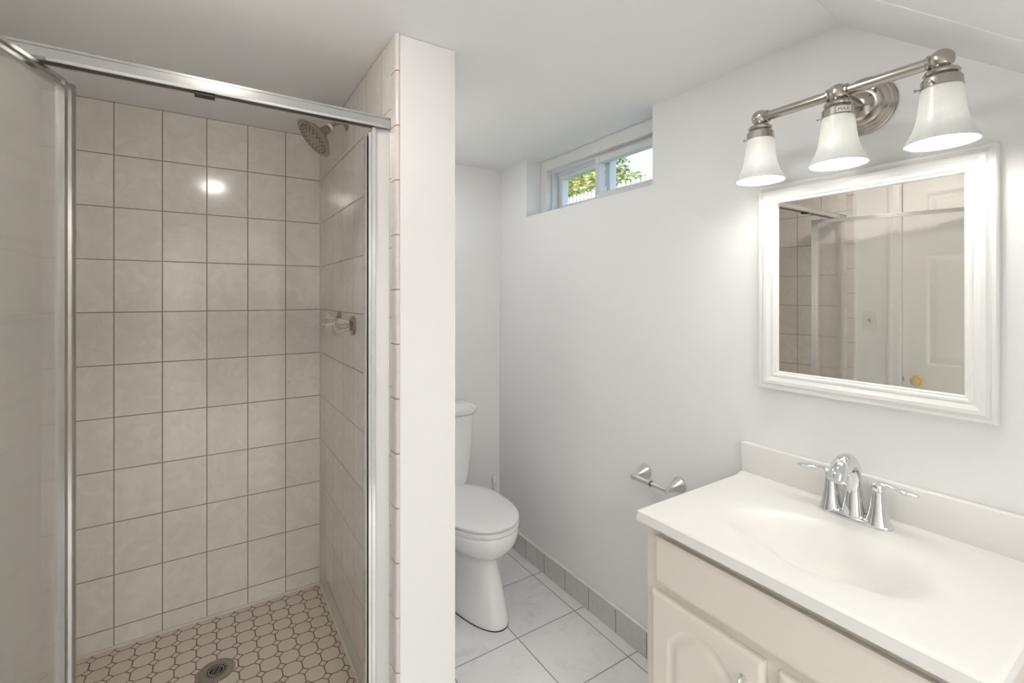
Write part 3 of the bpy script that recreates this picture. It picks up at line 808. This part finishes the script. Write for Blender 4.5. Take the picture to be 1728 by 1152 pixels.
# ------------------------------------------------------------------ vanity light
LX, LZ, LYC = 1.332, .512, .5385
LYS = (.7365, LYC, .3400)
vl = root('vanity_light', 'brushed nickel vanity light with three frosted bell shades above the mirror', 'wall light', (XR, LYC, .51))
bm = B(); lathe(bm, (XR-.0005, LYC, .511), (-1, 0, 0), [(0, .0765), (.004, .0765), (.006, .0735), (.0065, .0715), (.009, .0705), (.0105, .0665), (.011, .0640), (.014, .0620), (.016, .0560), (.0165, .0530), (.021, .0500), (.023, .046), (.024, .034), (.030, .028), (.034, .0205), (.036, .013)], 56); plate = obj('backplate', bm, m_nickel, vl, smooth=32)
for a in (-.75, 2.4):
    p = Vector((XR-.0225, LYC + .046*math.cos(a), .511 + .046*math.sin(a)))
    bm = B(); lathe(bm, p, (-1, 0, 0), [(0, .0030), (.010, .0030), (.0105, .0046), (.014, .0046), (.0155, .003)], 14)
    obj('screw', bm, m_nickel, plate, smooth=30)
bm = B(); tube(bm, [(XR-.030, LYC, .511), (LX, LYC, LZ)], .0105, 20); obj('stem', bm, m_nickel, vl, smooth=40)
bm = B(); tube(bm, [(LX, LYS[2]+.015, LZ), (LX, LYC-.018, LZ)], .0128, 24); obj('bar', bm, m_nickel, vl, smooth=40)
bm = B(); tube(bm, [(LX, LYC+.018, LZ), (LX, LYS[0]-.015, LZ)], .0128, 24); obj('bar', bm, m_nickel, vl, smooth=40)
camdir = math.atan2(-LYC, -LX)
for i, y in enumerate(LYS):
    bm = B(); lathe(bm, (LX, y, LZ), (0, 0, 1), [(-.0225, 0), (-.021, .009), (-.016, .0165), (-.009, .0212), (0, .0228), (.009, .0212), (.016, .0165), (.021, .009), (.0225, 0)], 28)
    obj('finial_ball', bm, m_nickel, vl, smooth=60)
    for s in (-1, 1):
        if (i == 0 and s == 1) or (i == 2 and s == -1): continue
        bm = B(); lathe(bm, (LX, y + s*.0165, LZ), (0, s, 0), [(0, .0150), (.0025, .0172), (.0065, .0172), (.0085, .0140)], 28)
        obj('collar', bm, m_nickel, vl, smooth=30)
    bm = B()
    lathe(bm, (LX, y, LZ-.019), (0, 0, -1), [(0, .010), (.002, .020), (.005, .0285), (.010, .0315), (.014, .0300), (.017, .0255), (.019, .0265), (.021, .0330), (.024, .0352), (.040, .0358), (.041, .0366), (.043, .0366), (.0435, .033)], 40)
    so = obj('socket_cup', bm, m_nickel, vl, smooth=28)
    for a in (camdir + 2.45, camdir - .55 if i == 2 else camdir + .35 + PI, camdir + 4.5):
        d = Vector((math.cos(a), math.sin(a), 0)); bm = B(); lathe(bm, Vector((LX, y, LZ-.054)) + d*.0350, d, [(0, .0020), (.007, .0020), (.0072, .0034), (.0105, .0034), (.0115, .002)], 12)
        obj('thumb_screw', bm, m_dnickel, so, smooth=30)
    bm = B()
    shp = [(.455, .0335), (.450, .0350), (.435, .0368), (.415, .0388), (.395, .0412), (.378, .0445), (.362, .0500), (.350, .0560), (.340, .0612), (.333, .0648)]
    outer = [(LZ-.057-(.455-z), r) for z, r in shp]; zlow = outer[-1][0]
    prof = [(z, r) for z, r in outer] + [(zlow-.0015, .0642), (zlow-.0005, .0610)] + [(z+.001, r-.0035) for z, r in outer[::-1][1:]]
    lathe(bm, (LX, y, 0), (0, 0, 1), prof, 56, cap0=False, cap1=False); obj('shade', bm, m_shade, vl, smooth=50)
    bm = B(); lathe(bm, (LX, y, zlow), (0, 0, 1), [(.008, 0), (.010, .015), (.017, .0265), (.030, .0320), (.042, .0310), (.056, .0235), (.072, .0150), (.090, .0135), (.100, .0130)], 32); obj('bulb', bm, m_bulb, vl, smooth=60, label='lit white bulb')
    if i == 1:
        # paper sticker with the word MAX, curved round the middle socket
        a0, a1, zc, hh, rr = camdir - .10, camdir + .80, LZ-.0515, .0070, .0364
        bm = B(); n = 14
        lo = [bm.verts.new((LX + rr*math.cos(a0+(a1-a0)*k/n), y + rr*math.sin(a0+(a1-a0)*k/n), zc-hh)) for k in range(n+1)]
        up = [bm.verts.new((LX + rr*math.cos(a0+(a1-a0)*k/n), y + rr*math.sin(a0+(a1-a0)*k/n), zc+hh)) for k in range(n+1)]
        for k in range(n): bm.faces.new((lo[k], lo[k+1], up[k+1], up[k]))
        st = obj('sticker', bm, m_stick, so, label='small white paper sticker marked MAX')
        tcu = bpy.data.curves.new('txt', 'FONT'); tcu.body = 'MAX'; tcu.size = .0120; tcu.resolution_u = 3
        to = bpy.data.objects.new('txt', tcu); COL.objects.link(to); bpy.context.view_layer.update()
        tme = bpy.data.meshes.new_from_object(to.evaluated_get(bpy.context.evaluated_depsgraph_get()))
        bm = B(); bm.from_mesh(tme); bpy.data.objects.remove(to); bpy.data.curves.remove(tcu); bpy.data.meshes.remove(tme)
        bmesh.ops.subdivide_edges(bm, edges=bm.edges[:], cuts=1)
        for k in range(4): pass
        for v in bm.verts:
            a = a0 + .06 + (v.co.x + .0005)/rr
            v.co = Vector((LX + (rr+.0003)*math.cos(a), y + (rr+.0003)*math.sin(a), zc - .0040 + v.co.y))
        stt = obj('lettering', bm, m_ink, so, label='dark letters MAX')

# ------------------------------------------------------------------ ceiling lamps out of view: one by the stall, the rest added to brighten
def ceiling_lamp(x, y, r, label, mat, domed=False):
    cl = root('ceiling_light', label, 'ceiling light', (x, y, CE-.05), 'ceiling lamps')
    bm = B(); lathe(bm, (x, y, CE-.0005), (0,0,-1), [(0, r*1.2), (.010, r*1.2), (.014, r*1.1)], 40); obj('rim', bm, m_trim, cl, smooth=40)
    bm = B(); lathe(bm, (x, y, CE-.0145), (0,0,-1), [(0, r), (.012, r*.92), (.022, r*.70), (.028, r*.36), (.030, 0)] if domed else [(-.002, r), (.0005, r), (.0006, 0)], 40); obj('dome' if domed else 'diffuser', bm, mat, cl, smooth=60, label='lit glass dome' if domed else 'lit flat diffuser')
ceiling_lamp(.03, 1.03, .060, 'round warm ceiling lamp in front of the shower stall', m_dome, True)
ceiling_lamp(.93, .655, .075, 'unseen fill lamp added between the partition and the vanity', m_fill_vanity)  # unseen lamp added to even out the vanity side
ceiling_lamp(.80, 1.93, .075, 'unseen fill lamp added above the toilet behind the partition', m_fill_alcove)  # unseen lamp added to brighten the toilet alcove
hp = root('hall_fill_light', 'unseen white light panel added on the hall ceiling as fill', 'ceiling light', (.25, -1.65, CE-.03))  # unseen panel added to light the room through the doorway
bm = B(); box(bm, -.32, .82, -2.12, -1.18, CE-.022, CE-.0005, .003); obj('frame', bm, m_trim, hp)
bm = B(); box(bm, -.30, .80, -2.10, -1.20, CE-.026, CE-.0222); obj('diffuser', bm, m_fill_panel, hp, label='lit diffuser')

# ------------------------------------------------------------------ bathroom door and switch on the left wall (seen in the mirror)
dr1 = root('door_1', None, None, (XL, (DY0+DY1)/2, FL), kind='structure')
Y0, Y1d, ZB, ZT = DY0+.003, DY1-.003, FL+.008, DZ-.003
cyd = (Y0+Y1d)/2
cols_ = [(cyd+.045, Y1d-.112), (Y0+.112, cyd-.045)]
rows_ = [(.362, ZT-.088), (-.398, .253), (ZB+.19, -.61)]
rects = [(a, b, c_, d_) for a, b in cols_ for c_, d_ in rows_]
def six(y, z):
    d = max(min(y-a, b-y, z-c_, d_-z) for a, b, c_, d_ in rects)
    if d <= 0: return 0.0
    return -.009*sstep(0, .010, d) + .007*sstep(.018, .048, d)
panelface('slab', Y0, Y1d, ZB, ZT, XL-.012, .03, six, 110, 230, dr1, m_door, sign=1)
ky, kz = 1.003, -.497
bm = B(); lathe(bm, (XL-.0125, ky, kz), (1, 0, 0), [(0, .033), (.004, .033), (.009, .026), (.012, .013), (.024, .011), (.028, .017), (.034, .0255), (.044, .0275), (.052, .0240), (.056, .014), (.0555, .0125), (.058, .0120), (.0605, .008), (.0605, .0)], 40); obj('knob', bm, m_brass, dr1, smooth=32, label='brass door knob')
bm = B(); box(bm, XL-.0119, XL-.0105, Y1d-.006, Y1d-.001, kz-.015, kz+.015); obj('latch_plate', bm, m_nickel, dr1)
def casing(bm, y0, y1, z0, z1, vertical, flip):
    prof = [(0, 0), (0, .012), (.008, .016), (.020, .016), (.026, .012), (.045, .010), (.058, .008), (.062, .004), (.062, 0)]
    if vertical:
        prism(bm, [(XL + h + .0003, (y1-d if flip else y0+d)) for d, h in prof], 'z', z0, z1)
    else:
        prism(bm, [(XL + h + .0003, z1-d) for d, h in prof], 'y', y0, y1)
bm = B(); casing(bm, DY1+.004, DY1+.066, FL, DZ+.004, True, True); casing(bm, DY0-.066, DY0-.004, FL, DZ+.004, True, False); casing(bm, DY0-.066, DY1+.066, DZ+.004, DZ+.066, False, False)
structure('trim_6', bm, m_trim)
sw = root('light_switch', 'white light switch plate on the wall beside the door', 'light switch', (XL, 1.238, -.214))
bm = B(); box(bm, XL+.0003, XL+.006, 1.238-.037, 1.238+.037, -.154-.060, -.154+.060, .0025); obj('plate', bm, m_plate, sw)
bm = B(); box(bm, XL+.006, XL+.016, 1.238-.005, 1.238+.005, -.154-.004, -.154+.016, .002); obj('toggle', bm, plain('dark_ivory_toggle', (.30, .24, .20, 1), .4), sw)
